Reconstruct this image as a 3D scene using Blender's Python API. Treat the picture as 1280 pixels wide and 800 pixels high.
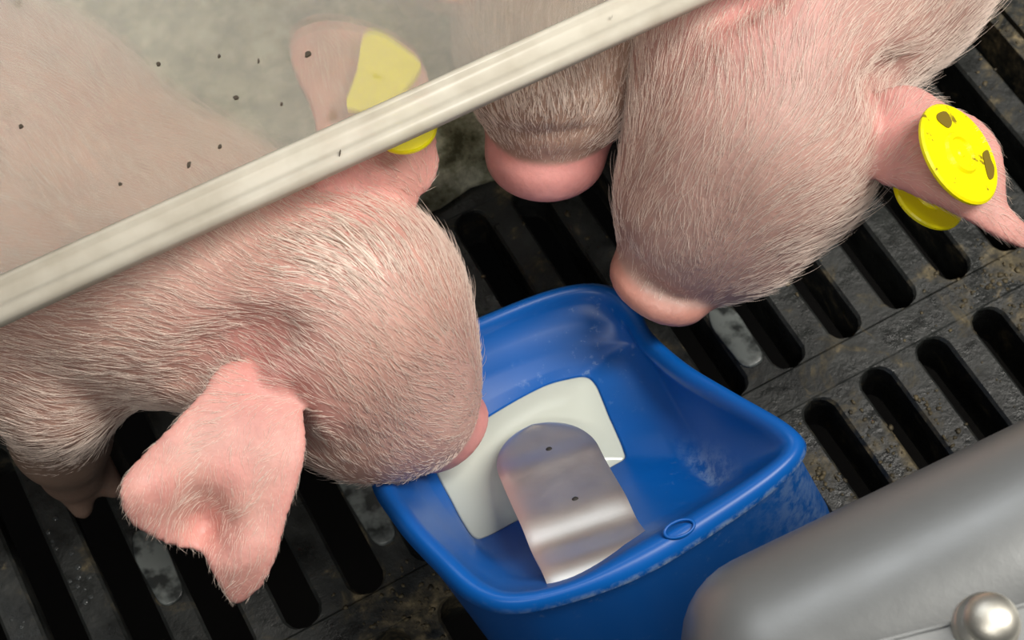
import bpy, bmesh, math, random
import numpy as np
from mathutils import Matrix, Vector

for o in list(bpy.data.objects):
    bpy.data.objects.remove(o)
random.seed(7)
RNG = np.random.default_rng(11)
SC = bpy.context.scene
COL = SC.collection

# ------------------------------------------------------------------ camera
F = 2000.0                                  # focal length in pixels of a 1280 px wide frame


def _rot(tilt, heading, roll):
    ca, sa = math.cos(tilt), math.sin(tilt)
    cb, sb = math.cos(heading), math.sin(heading)
    cc, sc_ = math.cos(roll), math.sin(roll)
    rz = np.array([[cc, -sc_, 0], [sc_, cc, 0], [0, 0, 1]])
    rx = np.array([[1, 0, 0], [0, ca, -sa], [0, sa, ca]])
    rh = np.array([[cb, -sb, 0], [sb, cb, 0], [0, 0, 1]])
    return rh @ rx @ rz


CR = _rot(math.radians(27), math.radians(-25.34), math.radians(-4))
CP = np.array([0.07236, -0.15745, 0.47361])
cam_d = bpy.data.cameras.new('camera')
cam = bpy.data.objects.new('camera', cam_d)
COL.objects.link(cam)
M4 = Matrix([[*CR[0], CP[0]], [*CR[1], CP[1]], [*CR[2], CP[2]], [0, 0, 0, 1]])
cam.matrix_world = M4
cam_d.sensor_width = 36
cam_d.lens = F / 1280 * 36
cam_d.clip_start = 0.01
cam_d.dof.use_dof = True
cam_d.dof.focus_distance = 0.415
cam_d.dof.aperture_fstop = 30
SC.camera = cam

# ------------------------------------------------------------------ world, lamps, exposure
world = bpy.data.worlds.new('barn_light')
SC.world = world
world.use_nodes = True
bg = world.node_tree.nodes['Background']
bg.inputs[0].default_value = (0.90, 0.93, 1.0, 1)
bg.inputs[1].default_value = 0.085


def area_lamp(name, loc, target, sx, sy, power, color):
    ld = bpy.data.lights.new(name, 'AREA')
    ld.shape = 'RECTANGLE'
    ld.size, ld.size_y, ld.energy, ld.color = sx, sy, power, color
    lo = bpy.data.objects.new(name, ld)
    COL.objects.link(lo)
    lo.location = loc
    lo.rotation_euler = (Vector(target) - Vector(loc)).to_track_quat('-Z', 'Y').to_euler()
    return lo


area_lamp('key_or_fill_lamp', (0.95, -0.42, 1.60), (0.18, 0.02, 0.05), 0.3, 1.2, 44, (1.0, 0.95, 0.88))
area_lamp('key_or_fill_lamp', (0.15, 1.25, 1.9), (0.18, 0.05, 0.05), 1.4, 0.25, 10, (0.95, 0.97, 1.0))  # added back fill lamp, gives the steel paddle something bright to reflect
area_lamp('key_or_fill_lamp', (-0.60, -1.05, 1.85), (0.18, 0.02, 0.05), 1.2, 0.25, 13, (1.0, 0.96, 0.90))  # added left-front fill lamp, brightens the bowl's outer wall and left leg
SC.view_settings.view_transform = 'Standard'
SC.view_settings.look = 'None'
SC.view_settings.gamma = 1
SC.view_settings.use_curve_mapping = False
SC.view_settings.exposure = -0.22


# ------------------------------------------------------------------ helpers
def at(px, py, z):
    """The point of the place at height z that the photograph shows at pixel (px, py)."""
    d = CR @ np.array([(px - 640) / F, -(py - 400) / F, -1.0])
    return CP + d * ((z - CP[2]) / d[2])


def depth(p):
    return float((CP - np.asarray(p)) @ CR[:, 2])


def proj(P):
    c = (np.asarray(P) - CP) @ CR
    return np.stack([640 + F * c[..., 0] / -c[..., 2], 400 - F * c[..., 1] / -c[..., 2]], -1)


def ball(px, py, z, rpx):
    p = at(px, py, z)
    return (p, rpx * depth(p) / F)


def mesh_obj(name, verts, faces, mat=None, parent=None, smooth=True):
    me = bpy.data.meshes.new(name)
    me.from_pydata([tuple(map(float, v)) for v in verts], [], [tuple(map(int, f)) for f in faces])
    me.update()
    if smooth:
        me.shade_smooth()
    o = bpy.data.objects.new(name, me)
    COL.objects.link(o)
    if mat:
        me.materials.append(mat)
    if parent:
        o.parent = parent
        o.matrix_parent_inverse = Matrix.Translation(-Vector(parent.location))
    return o


def bm_obj(name, bm, mat, parent=None, smooth=True):
    me = bpy.data.meshes.new(name)
    bmesh.ops.recalc_face_normals(bm, faces=bm.faces)
    bm.to_mesh(me)
    bm.free()
    if smooth:
        me.shade_smooth()
    me.materials.append(mat)
    o = bpy.data.objects.new(name, me)
    COL.objects.link(o)
    if parent:
        o.parent = parent
        o.matrix_parent_inverse = Matrix.Translation(-Vector(parent.location))
    return o


def empty(name, loc, label, cat, group=None):
    o = bpy.data.objects.new(name, None)
    o.empty_display_size = 0.02
    o.location = tuple(map(float, loc))
    COL.objects.link(o)
    return tag(o, label, cat, group)


def tag(o, label=None, cat=None, group=None, kind=None):
    if label:
        o['label'] = label
    if cat:
        o['category'] = cat
    if group:
        o['group'] = group
    if kind:
        o['kind'] = kind
    return o


def loft(loops, cap_first=True, cap_last=True):
    n = len(loops[0])
    V, Fc = [], []
    for lp in loops:
        V += list(lp)
    for k in range(len(loops) - 1):
        a, b = k * n, (k + 1) * n
        for i in range(n):
            j = (i + 1) % n
            Fc.append((a + i, a + j, b + j, b + i))
    if cap_first:
        Fc.append(tuple(range(n))[::-1])
    if cap_last:
        Fc.append(tuple(range((len(loops) - 1) * n, len(loops) * n)))
    return V, Fc


def closed_spline(pts, per=8):
    P = np.asarray(pts, float)
    n = len(P)
    out = []
    for i in range(n):
        p0, p1, p2, p3 = P[i - 1], P[i], P[(i + 1) % n], P[(i + 2) % n]
        for k in range(per):
            t = k / per
            out.append(0.5 * (2 * p1 + (p2 - p0) * t + (2 * p0 - 5 * p1 + 4 * p2 - p3) * t * t + (3 * p1 - p0 - 3 * p2 + p3) * t ** 3))
    return np.array(out)


# ------------------------------------------------------------------ materials
class Mat:
    def __init__(self, name):
        self.m = bpy.data.materials.new(name)
        self.m.use_nodes = True
        self.nt = self.m.node_tree
        self.b = self.nt.nodes['Principled BSDF']

    def n(self, t, **kw):
        nd = self.nt.nodes.new(t)
        for k, v in kw.items():
            if k.startswith('i_'):
                key = k[2:]
                nd.inputs[int(key) if key.isdigit() else key.replace('_', ' ')].default_value = v
            else:
                setattr(nd, k, v)
        return nd

    def l(self, a, b):
        self.nt.links.new(a, b)

    def set(self, **kw):
        for k, v in kw.items():
            self.b.inputs[k.replace('_', ' ')].default_value = v
        return self

    def pos(self):
        return self.n('ShaderNodeNewGeometry').outputs['Position']

    def noise(self, scale, detail=4, rough=0.6, vec=None, dist=0.0):
        nd = self.n('ShaderNodeTexNoise')
        nd.inputs['Scale'].default_value = scale
        nd.inputs['Detail'].default_value = detail
        nd.inputs['Roughness'].default_value = rough
        nd.inputs['Distortion'].default_value = dist
        self.l(vec or self.pos(), nd.inputs['Vector'])
        return nd.outputs['Fac']

    def ramp(self, fac, stops):
        r = self.n('ShaderNodeValToRGB')
        el = r.color_ramp.elements
        while len(el) < len(stops):
            el.new(0.5)
        for e, (p, c) in zip(el, stops):
            e.position = p
            e.color = c if len(c) == 4 else (*c, 1)
        self.l(fac, r.inputs[0])
        return r.outputs[0]

    def mix(self, fac, a, b, mode='MIX'):
        x = self.n('ShaderNodeMix', data_type='RGBA', blend_type=mode)
        for s, v in ((0, fac), (6, a), (7, b)):
            if hasattr(v, 'is_output'):
                self.l(v, x.inputs[s])
            else:
                x.inputs[s].default_value = v if s == 0 or len(v) == 4 else (*v, 1)
        return x.outputs[2]

    def bump(self, h, strength, dist):
        bp = self.n('ShaderNodeBump')
        bp.inputs['Strength'].default_value = strength
        bp.inputs['Distance'].default_value = dist
        self.l(h, bp.inputs['Height'])
        self.l(bp.outputs[0], self.b.inputs['Normal'])


def m_floor():
    a = Mat('dirty_black_plastic')
    n1 = a.noise(38, 6, 0.65, dist=0.6)
    n2 = a.noise(210, 5, 0.7)
    n1 = a.noise(60, 6, 0.65, dist=0.6)
    cover = None
    for (px, py, rad_) in ((1120, 590, .045), (1235, 345, .030), (1255, 40, .030), (520, 790, .030)):
        dd = a.n('ShaderNodeVectorMath', operation='DISTANCE')
        a.l(a.pos(), dd.inputs[0])
        dd.inputs[1].default_value = tuple(at(px, py, 0))
        mr = a.n('ShaderNodeMapRange')
        mr.inputs[1].default_value, mr.inputs[2].default_value, mr.inputs[3].default_value, mr.inputs[4].default_value = 0, rad_, 0.15, 0
        a.l(dd.outputs['Value'], mr.inputs[0])
        if cover is None:
            cover = mr.outputs[0]
        else:
            mx = a.n('ShaderNodeMath', operation='MAXIMUM')
            a.l(cover, mx.inputs[0])
            a.l(mr.outputs[0], mx.inputs[1])
            cover = mx.outputs[0]
    ad = a.n('ShaderNodeMath', operation='ADD')
    a.l(n1, ad.inputs[0])
    a.l(cover, ad.inputs[1])
    dirt = a.ramp(ad.outputs[0], [(0.56, (0, 0, 0)), (0.68, (1, 1, 1))])
    fine = a.ramp(n2, [(0.40, (0.025, 0.023, 0.016)), (0.56, (0.11, 0.09, 0.05)), (0.70, (0.28, 0.22, 0.12))])
    base = a.ramp(a.noise(120, 3), [(0.3, (0.011, 0.0125, 0.012)), (0.7, (0.030, 0.033, 0.031))])
    a.l(a.mix(dirt, base, fine), a.b.inputs['Base Color'])
    a.l(a.ramp(n1, [(0.40, (0.26, 0.26, 0.26)), (0.62, (0.75, 0.75, 0.75))]), a.b.inputs['Roughness'])
    a.bump(n2, 0.45, 0.0012)
    return a.m


def m_blue():
    a = Mat('blue_plastic')
    sc = a.ramp(a.noise(330, 4, 0.7), [(0.60, (0, 0, 0)), (0.74, (1, 1, 1))])
    big = a.ramp(a.noise(26, 3, 0.6), [(0.52, (0, 0, 0)), (0.68, (0.55, 0.55, 0.55))])
    f = a.mix(1.0, sc, big, 'MULTIPLY')
    wn = a.n('ShaderNodeAttribute', attribute_name='wear')
    patch = a.ramp(a.noise(240, 5, 0.75), [(0.42, (0, 0, 0)), (0.60, (1, 1, 1))])
    f = a.mix(1.0, f, a.mix(1.0, patch, wn.outputs['Fac'], 'MULTIPLY'), 'ADD')
    a.l(a.mix(f, (0.001, 0.092, 0.38), (0.30, 0.42, 0.60)), a.b.inputs['Base Color'])
    a.set(Roughness=0.36)
    a.b.inputs['Specular IOR Level'].default_value = 0.38
    a.bump(a.noise(60, 2), 0.05, 0.001)
    return a.m


def m_steel(name, rough, col, aniso_scale=None):
    a = Mat(name)
    a.set(Metallic=1.0, Base_Color=(*col, 1))
    a.l(a.ramp(a.noise(90, 4, 0.7), [(0.3, (rough - 0.03,) * 3), (0.7, (rough + 0.04,) * 3)]), a.b.inputs['Roughness'])
    a.bump(a.noise(420, 3, 0.7), 0.06, 0.0006)
    return a.m


def m_pit():
    a = Mat('pit_sludge').set(Roughness=0.9)
    a.l(a.ramp(a.noise(8), [(0.3, (0.004, 0.0035, 0.003)), (0.7, (0.010, 0.008, 0.006))]), a.b.inputs['Base Color'])
    return a.m


def m_mat():
    a = Mat('creep_plate_plastic')
    n = a.noise(70, 6, 0.7)
    a.l(a.ramp(n, [(0.36, (0.10, 0.095, 0.05)), (0.48, (0.36, 0.36, 0.23)), (0.62, (0.82, 0.82, 0.62))]), a.b.inputs['Base Color'])
    a.set(Roughness=0.28)
    a.bump(a.noise(150, 4), 0.35, 0.002)
    return a.m


def m_panel():
    a = Mat('frosted_plastic_sheet')
    out = a.nt.nodes['Material Output']
    haze = a.noise(22, 4, 0.6)
    spots = a.ramp(a.noise(150, 2, 0.5), [(0.69, (1, 1, 1)), (0.76, (0.30, 0.36, 0.26))])
    col = a.mix(1.0, (0.80, 0.77, 0.68), spots, 'MULTIPLY')
    dif = a.n('ShaderNodeBsdfDiffuse')
    tl = a.n('ShaderNodeBsdfTranslucent')
    tr = a.n('ShaderNodeBsdfTransparent')
    rf = a.n('ShaderNodeBsdfRefraction')
    gl = a.n('ShaderNodeBsdfGlossy')
    gl.inputs['Roughness'].default_value = 0.32
    rf.inputs['Roughness'].default_value = 0.22
    rf.inputs['IOR'].default_value = 1.12
    rf.inputs['Color'].default_value = (0.97, 0.96, 0.92, 1)
    tr.inputs['Color'].default_value = (0.97, 0.96, 0.92, 1)
    a.l(col, dif.inputs['Color'])
    a.l(col, tl.inputs['Color'])

    def ms(f, x, y):
        m = a.n('ShaderNodeMixShader')
        if hasattr(f, 'is_output'):
            a.l(f, m.inputs[0])
        else:
            m.inputs[0].default_value = f
        a.l(x.outputs[0], m.inputs[1])
        a.l(y.outputs[0], m.inputs[2])
        return m
    clear = ms(0.45, tr, rf)
    milky = ms(0.35, dif, tl)
    f = a.ramp(haze, [(0.3, (0.13, 0.13, 0.13)), (0.7, (0.22, 0.22, 0.22))])
    body = ms(f, clear, milky)
    full = ms(0.05, body, gl)
    a.l(full.outputs[0], out.inputs['Surface'])
    return a.m


def m_lip():
    a = Mat('milky_plastic_edge')
    out = a.nt.nodes['Material Output']
    a.set(Roughness=0.38)
    a.l(a.ramp(a.noise(45, 4, 0.6), [(0.25, (0.52, 0.47, 0.37)), (0.6, (0.76, 0.72, 0.61))]), a.b.inputs['Base Color'])
    tr = a.n('ShaderNodeBsdfTransparent')
    m = a.n('ShaderNodeMixShader')
    m.inputs[0].default_value = 0.24
    a.l(a.b.outputs[0], m.inputs[1])
    a.l(tr.outputs[0], m.inputs[2])
    a.l(m.outputs[0], out.inputs['Surface'])
    return a.m


def m_milk():
    a = Mat('milk').set(Base_Color=(0.56, 0.60, 0.53, 1), Roughness=0.15)
    a.b.inputs['Subsurface Weight'].default_value = 0.0
    return a.m


def m_smear():
    a = Mat('thin_milk_film').set(Roughness=0.3)
    a.l(a.ramp(a.noise(130, 3), [(0.40, (0.03, 0.034, 0.033)), (0.58, (0.19, 0.21, 0.20))]), a.b.inputs['Base Color'])
    return a.m


def m_yellow():
    a = Mat('yellow_tag_plastic').set(Roughness=0.35)
    n = a.noise(170, 3, 0.6)
    a.l(a.ramp(n, [(0.66, (0.90, 0.80, 0.0)), (0.70, (0.28, 0.20, 0.01))]), a.b.inputs['Base Color'])
    return a.m


def m_skin():
    a = Mat('piglet_skin')
    at_ = a.n('ShaderNodeAttribute', attribute_name='skin')
    n = a.noise(95, 5, 0.65)
    mott = a.ramp(n, [(0.3, (0.82, 0.80, 0.80)), (0.7, (1.08, 1.06, 1.06))])
    c = a.mix(1.0, at_.outputs['Color'], mott, 'MULTIPLY')
    dirt = a.ramp(a.noise(30, 6, 0.7), [(0.62, (0, 0, 0)), (0.76, (0.35, 0.35, 0.35))])
    a.l(a.mix(dirt, c, (0.20, 0.13, 0.09)), a.b.inputs['Base Color'])
    a.set(Roughness=0.52)
    a.b.inputs['Subsurface Weight'].default_value = 0.18
    a.b.inputs['Subsurface Radius'].default_value = (1.0, 0.4, 0.25)
    a.b.inputs['Subsurface Scale'].default_value = 0.004
    a.bump(a.noise(520, 3, 0.6), 0.25, 0.0008)
    return a.m


def m_hair(name, c):
    a = Mat(name).set(Base_Color=(*c, 1), Roughness=0.38)
    a.b.inputs['Specular IOR Level'].default_value = 0.6
    return a.m


MF, MB, MPIT, MMAT = m_floor(), m_blue(), m_pit(), m_mat()
MST = m_steel('brushed_steel', 0.46, (0.84, 0.84, 0.82))
MPIPE = m_steel('dull_galvanised_steel', 0.40, (0.27, 0.28, 0.28))
MPIPE.node_tree.nodes['Principled BSDF'].inputs['Metallic'].default_value = 0.55
MBOLT = m_steel('bright_bolt_steel', 0.45, (0.85, 0.82, 0.72))
MPAN, MLIP, MMILK, MSMR, MYEL, MSK = m_panel(), m_lip(), m_milk(), m_smear(), m_yellow(), m_skin()
MHAIR = m_hair('pale_bristle', (0.80, 0.66, 0.57))
MEYE = Mat('dark_eye').set(Base_Color=(0.012, 0.008, 0.006, 1), Roughness=0.1).m
MHOOF = Mat('hoof').set(Base_Color=(0.16, 0.11, 0.08, 1), Roughness=0.5).m
MDARK = Mat('dark_hole').set(Base_Color=(0.02, 0.018, 0.015, 1), Roughness=0.6).m
MMARK = Mat('brown_stain').set(Base_Color=(0.20, 0.14, 0.01, 1), Roughness=0.5).m
MDROP = Mat('water_drop').set(Base_Color=(0.05, 0.055, 0.055, 1), Roughness=0.04).m
MCRUST = Mat('dried_muck')
MCRUST.l(MCRUST.ramp(MCRUST.noise(400, 4), [(0.35, (0.03, 0.026, 0.016)), (0.65, (0.14, 0.11, 0.055))]), MCRUST.b.inputs['Base Color'])
MCRUST.set(Roughness=0.6)
MCRUST = MCRUST.m

# ------------------------------------------------------------------ the slatted floor
P = 0.022
SW = 0.0112                       # slot width
ROWS = [(-0.1180, -0.0126, -0.0022), (0.0, 0.105, 0.0), (0.1176, 0.2226, -0.0022), (-0.2356, -0.1302, 0.0)]
TH = 0.024


def box(bm, x0, x1, y0, y1, z0, z1):
    v = [bm.verts.new((x, y, z)) for z in (z0, z1) for y in (y0, y1) for x in (x0, x1)]
    for f in ((0, 2, 3, 1), (4, 5, 7, 6), (0, 1, 5, 4), (1, 3, 7, 5), (3, 2, 6, 7), (2, 0, 4, 6)):
        bm.faces.new([v[i] for i in f])


bm = bmesh.new()
XA, XB = -0.30, 0.3905            # this panel, then a seam, then the next one
for x0, x1 in ((XA, XB), (0.3925, 0.72)):
    for y0, y1 in ((-0.1302, -0.1180), (-0.0126, 0.0), (0.105, 0.1176), (0.2226, 0.2350), (-0.248, -0.2356)):
        box(bm, x0, x1, y0, y1, -TH, 0)
bmesh.ops.bevel(bm, geom=[e for e in bm.edges], offset=0.0006, segments=1, affect='EDGES')
floor = bm_obj('floor', bm, MF, smooth=False)
tag(floor, 'black plastic slatted floor with dirty bars and dark slots', None, kind='structure')


def slat_mesh(name, length, hw):
    secs = []
    for y, w in ((0, P / 2 - 0.0001), (0.0010, hw + 0.0026), (0.0024, hw + 0.0011), (0.0048, hw), (length - 0.0048, hw),
                 (length - 0.0024, hw + 0.0011), (length - 0.0010, hw + 0.0026), (length, P / 2 - 0.0001)):
        secs.append([(-w * 0.72, y, -TH), (-w, y, -0.0010), (-w + 0.0010, y, 0), (w - 0.0010, y, 0), (w, y, -0.0010), (w * 0.72, y, -TH)])
    V, Fc = loft(secs)
    me = bpy.data.meshes.new(name)
    me.from_pydata(V, [], [f[::-1] for f in Fc])
    me.materials.append(MF)
    return me


HW = (P - SW) / 2
for y0, y1, off in ROWS:
    me = slat_mesh('slat', y1 - y0, HW)
    xs = [i * P + SW + HW + off for i in range(-13, 17)]
    for k, x in enumerate(xs):
        if x + HW > XB - 0.004:
            continue
        o = bpy.data.objects.new('slat', me)
        COL.objects.link(o)
        o.location = (x, y0, 0)
        o.parent = floor
    xs2 = [0.424 + i * P for i in range(12)]
    for x in xs2:
        o = bpy.data.objects.new('slat', me)
        COL.objects.link(o)
        o.location = (x, y0, 0)
        o.parent = floor
    for x0, x1, nm in ((0.3852, XB, 'border_bar'), (0.3925, 0.4130, 'border_bar')):
        b2 = bmesh.new()
        box(b2, x0, x1, y0 - 0.001, y1 + 0.001, -TH, -0.0001)
        o = bm_obj(nm, b2, MF, floor, smooth=False)
pit = mesh_obj('pit_floor', [(-1.5, -1.5, -0.32), (2, -1.5, -0.32), (2, 2, -0.32), (-1.5, 2, -0.32)], [(0, 1, 2, 3)], MPIT, smooth=False)
tag(pit, 'dark pit under the slatted floor', None, kind='structure')

# pale solid plate at the back of the pen, under the frosted sheet
bm = bmesh.new()
NX, NY = 60, 40
gr = {}
for i in range(NX + 1):
    for j in range(NY + 1):
        x, y = -0.28 + i * 0.013, 0.1115 + j * 0.011
        z = 0.0150 - 0.011 * math.exp(-j * 1.3) + 0.0014 * math.sin(x * 90 + y * 60) * math.sin(y * 130)
        gr[i, j] = bm.verts.new((x, y + 0.0012 * math.sin(x * 210) * (j == 0), z))
for i in range(NX):
    for j in range(NY):
        bm.faces.new((gr[i, j], gr[i + 1, j], gr[i + 1, j + 1], gr[i, j + 1]))
edges = [e for e in bm.edges if e.is_boundary]
r = bmesh.ops.extrude_edge_only(bm, edges=edges)
for v in [g for g in r['geom'] if isinstance(g, bmesh.types.BMVert)]:
    v.co.z = 0.0003
plate = bm_obj('creep_plate', bm, MMAT)
tag(plate, 'pale greenish wet plate lying on the slats behind the piglets', 'floor plate')

# ------------------------------------------------------------------ the blue feeding bowl
RIM = [(545, 708, .093), (588, 747, .095), (640, 762, .096), (720, 746, .096), (812, 710, .096), (912, 648, .096), (976, 600, .096),
       (1006, 561, .095), (990, 532, .093), (918, 489, .084), (858, 453, .074), (815, 415, .066), (797, 384, .063), (757, 354, .062),
       (690, 360, .062), (587, 400, .062), (520, 431, .060), (488, 478, .060), (464, 586, .072), (494, 650, .087)]
INN = [(566, 692, .093), (606, 727, .095), (648, 738, .096), (718, 722, .096), (800, 676, .096), (880, 630, .096), (938, 594, .096),
       (975, 563, .095), (964, 540, .093), (902, 505, .084), (843, 471, .074), (800, 432, .066), (779, 399, .063), (745, 374, .062),
       (690, 381, .062), (600, 417, .062), (534, 446, .060), (510, 486, .060), (488, 582, .072), (516, 639, .087)]
CRE = [(584, 682, .072), (620, 712, .075), (655, 722, .078), (718, 706, .080), (800, 664, .083), (862, 633, .082), (890, 616, .072),
       (889, 606, .066), (868, 562, .060), (848, 518, .058), (829, 478, .057), (810, 446, .056), (790, 428, .055), (752, 432, .055),
       (690, 444, .055), (606, 474, .055), (546, 510, .055), (520, 548, .055), (520, 602, .060), (550, 648, .067)]
MID = [(582, 662, .058), (604, 690, .060), (630, 694, .061), (686, 672, .062), (750, 628, .062), (798, 597, .060), (836, 579, .058),
       (842, 566, .057), (826, 541, .0555), (802, 515, .055), (790, 488, .0545), (776, 464, .054), (758, 450, .0535), (728, 456, .0535),
       (684, 466, .0535), (614, 498, .0535), (550, 534, .0535), (524, 566, .054), (534, 600, .055), (556, 635, .056)]
POOL = [(577, 652), (592, 672), (610, 670), (655, 646), (720, 609), (765, 583), (781, 573), (780, 562), (771, 540), (762, 520),
        (754, 500), (745, 480), (733, 470), (712, 472), (676, 483), (618, 515), (565, 552), (541, 577), (546, 594), (562, 624)]
W = lambda L: np.array([at(*p) for p in L])
rim_w, inn_w, cre_w, mid_w = W(RIM), W(INN), W(CRE), W(MID)
pool_w = W([(x, y, .052) for x, y in POOL])
cen = pool_w.mean(0)
bot_w = cen + (pool_w - cen) * 0.90
bot_w[:, 2] = 0.040
bcen = rim_w[:, :2].mean(0)
out_dir = rim_w[:, :2] - bcen
out_dir /= np.linalg.norm(out_dir, axis=1)[:, None]


def shift(L, d, dz):
    q = L.copy()
    q[:, :2] += out_dir * d
    q[:, 2] += dz
    return q


flare = np.zeros((20, 2))
for i in range(20):
    nx, ny = out_dir[i]
    flare[i] = (0.026 * max(nx, 0) * (0.5 - 0.5 * np.tanh(ny * 4)) + 0.013 * max(-nx, 0), -0.024 * max(-ny, 0) - 0.006 * max(ny, 0))
base = rim_w.copy()
base[:, :2] += flare
base[:, 2] = 0.0004
midwall = rim_w * 0.5 + base * 0.5
lip_mid = (rim_w + inn_w) / 2
lip_mid[:, 2] += 0.0016
loops = [base, midwall, shift(rim_w, -0.0012, -0.0075), shift(rim_w, -0.0012, -0.0045), shift(rim_w, 0.0, -0.0038), shift(rim_w, 0.0006, -0.002),
         shift(rim_w, -0.0004, -0.0002), rim_w * .75 + inn_w * .25 + np.array([0, 0, .0010]), lip_mid, rim_w * .25 + inn_w * .75 + np.array([0, 0, .0008]),
         inn_w + np.array([0, 0, -.0008]), inn_w * .93 + cre_w * .07 + np.array([0, 0, -.002]), inn_w * .5 + cre_w * .5, inn_w * .1 + cre_w * .9, cre_w * .9 + mid_w * .1, mid_w * .94 + cre_w * .06,
         mid_w * .88 + pool_w * .12, pool_w * .95 + mid_w * .05, pool_w, pool_w * .5 + bot_w * .5, bot_w]
bowl = empty('feeding_bowl', (*bcen, 0), 'blue plastic feeding bowl holding milk on the slatted floor', 'bowl')
V, Fc = loft([closed_spline(l, 8) for l in loops], cap_first=False)
shell = mesh_obj('bowl_shell', V, Fc, MB, bowl)
wear = np.zeros((len(loops), 160))
near = np.exp(-((np.arange(160) / 8 - 5.0) / 2.6) ** 2)
wear[4:6] = near
wear[1:4] = 0.35 * np.exp(-((np.arange(160) / 8 - 6.6) / 0.9) ** 2)
wear[13:15] = 0.55 * np.exp(-((np.arange(160) / 8 - 7.2) / 0.7) ** 2)
wa = shell.data.attributes.new('wear', 'FLOAT', 'POINT')
wa.data.foreach_set('value', wear.astype(np.float32).ravel())
shell.modifiers.new('weld', 'WELD').merge_threshold = 0.00001

# oval moulded ring on the rim
c0 = at(849, 661, .0985)
pr = []
for k in range(40):
    a = 2 * math.pi * k / 40
    q = at(849 + 20 * math.cos(a) * .93 + 6 * math.sin(a) * .3, 661 + 10 * math.sin(a) - 6.0 * math.cos(a), .0978)
    t = (q - c0) / np.linalg.norm(q - c0)
    pr.append([q + t * 0.0005 * math.cos(b) + np.array([0, 0, 0.0006 * math.sin(b)]) for b in np.linspace(0, 2 * math.pi, 7)[:-1]])
V, Fc = loft(pr + [pr[0]], False, False)
mesh_obj('moulded_ring', V, Fc, MB, bowl)

# steel paddle: a bent tongue rooted in the near rim
base_l, base_r = at(690, 722, .0925), at(803, 660, .0925)
tip = at(666, 534, .0560)
bc = (base_l + base_r) / 2
ax = tip - bc
ax[2] = 0
Lp = np.linalg.norm(ax)
ax /= Lp
side = np.array([ax[1], -ax[0], 0])
hw = 0.0142
prof = [(-0.10, .0905), (0.0, .0895), (0.10, .0835), (0.17, .0795), (0.24, .0785), (0.32, .0775), (0.40, .0745), (0.50, .0705), (0.62, .0665), (0.74, .0635), (0.80, .0610), (0.90, .0585), (1.0, .0560)]


def pz(t):
    return float(np.interp(t, [p[0] for p in prof], [p[1] for p in prof]))


def pzs(t):
    return float(np.mean([pz(t + d) for d in np.linspace(-.045, .045, 9)]))


rows, NS = [], 13
for t in np.concatenate([np.linspace(-0.09, 0.66, 30), np.linspace(0.66, 1.0, 26)[1:]]):
    d_end = (1.0 - t) * Lp
    w = hw if d_end > hw else math.sqrt(max(hw * hw - (hw - d_end) ** 2, 1e-9))
    row = []
    for s in np.linspace(-1, 1, NS):
        p = bc + ax * (t * Lp) + side * (w * s)
        p[2] = pzs(t) - 0.0006 * abs(s) ** 6
        row.append(p)
    rows.append(row)
Vt = [p for r_ in rows for p in r_]
Ft = [(r_ * NS + c, r_ * NS + c + 1, (r_ + 1) * NS + c + 1, (r_ + 1) * NS + c) for r_ in range(len(rows) - 1) for c in range(NS - 1)]
paddle = mesh_obj('steel_paddle', Vt, Ft, MST, bowl)
tag(paddle, 'brushed steel tongue with a rounded tip')
sm = paddle.modifiers.new('solid', 'SOLIDIFY')
sm.thickness, sm.offset = 0.0016, 0
bv = paddle.modifiers.new('bev', 'BEVEL')
bv.width, bv.segments, bv.limit_method, bv.angle_limit = 0.0005, 2, 'ANGLE', 0.8
for tt, ss in ((0.80, 0.10), (0.40, 0.12)):
    q = bc + ax * (tt * Lp) + side * (hw * ss)
    q[2] = pzs(tt) + 0.0004
    b = bmesh.new()
    bmesh.ops.create_uvsphere(b, u_segments=14, v_segments=8, radius=0.0011, matrix=Matrix.Translation(q) @ Matrix.Diagonal((1, 1, .75, 1)))
    o = bm_obj('rivet', b, MDARK)
    o.parent = paddle

# the milk
pl = closed_spline(pool_w, 8)
mc = pl.mean(0)
V, Fc = loft([mc + (pl - mc) * 0.97 + np.array([0, 0, -.006]), mc + (pl - mc) * 0.992 + np.array([0, 0, -.0006]), mc + (pl - mc) * 0.97 + np.array([0, 0, -.0003]), mc + (pl - mc) * 0.5 + np.array([0, 0, -.0003])])
milk = mesh_obj('milk_pool', V, Fc, MMILK)
tag(milk, 'creamy milk pooled in the blue bowl under the steel tongue', 'milk')

# ------------------------------------------------------------------ grey metal tube in the lower right
pa, pb = at(985, 840, .120), at(1420, 632, .138)
dr = pb - pa
dr /= np.linalg.norm(dr)
rad = 0.0275
tube = empty('metal_tube', (pa[0], pa[1], 0), 'thick grey metal tube with rounded end beside the blue bowl', 'tube')
up = np.array([0, 0, 1.0])
sd = np.cross(dr, up)
sd /= np.linalg.norm(sd)
u2 = np.cross(sd, dr)
secs = []
for s, rr in [(-0.0215 + 0.0215 * (1 - math.cos(t)), math.sin(t)) for t in np.linspace(0.08, math.pi / 2, 10)] + [(0.02, 1), (0.1, 1), (0.30, 1), (0.36, 1)]:
    secs.append([pa + dr * s + (sd * math.cos(a) + u2 * math.sin(a) * .86) * rad * rr ** 0.8 for a in np.linspace(0, 2 * math.pi, 49)[:-1]])
V, Fc = loft(secs)
mesh_obj('tube_wall', V, Fc, MPIPE, tube)
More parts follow.
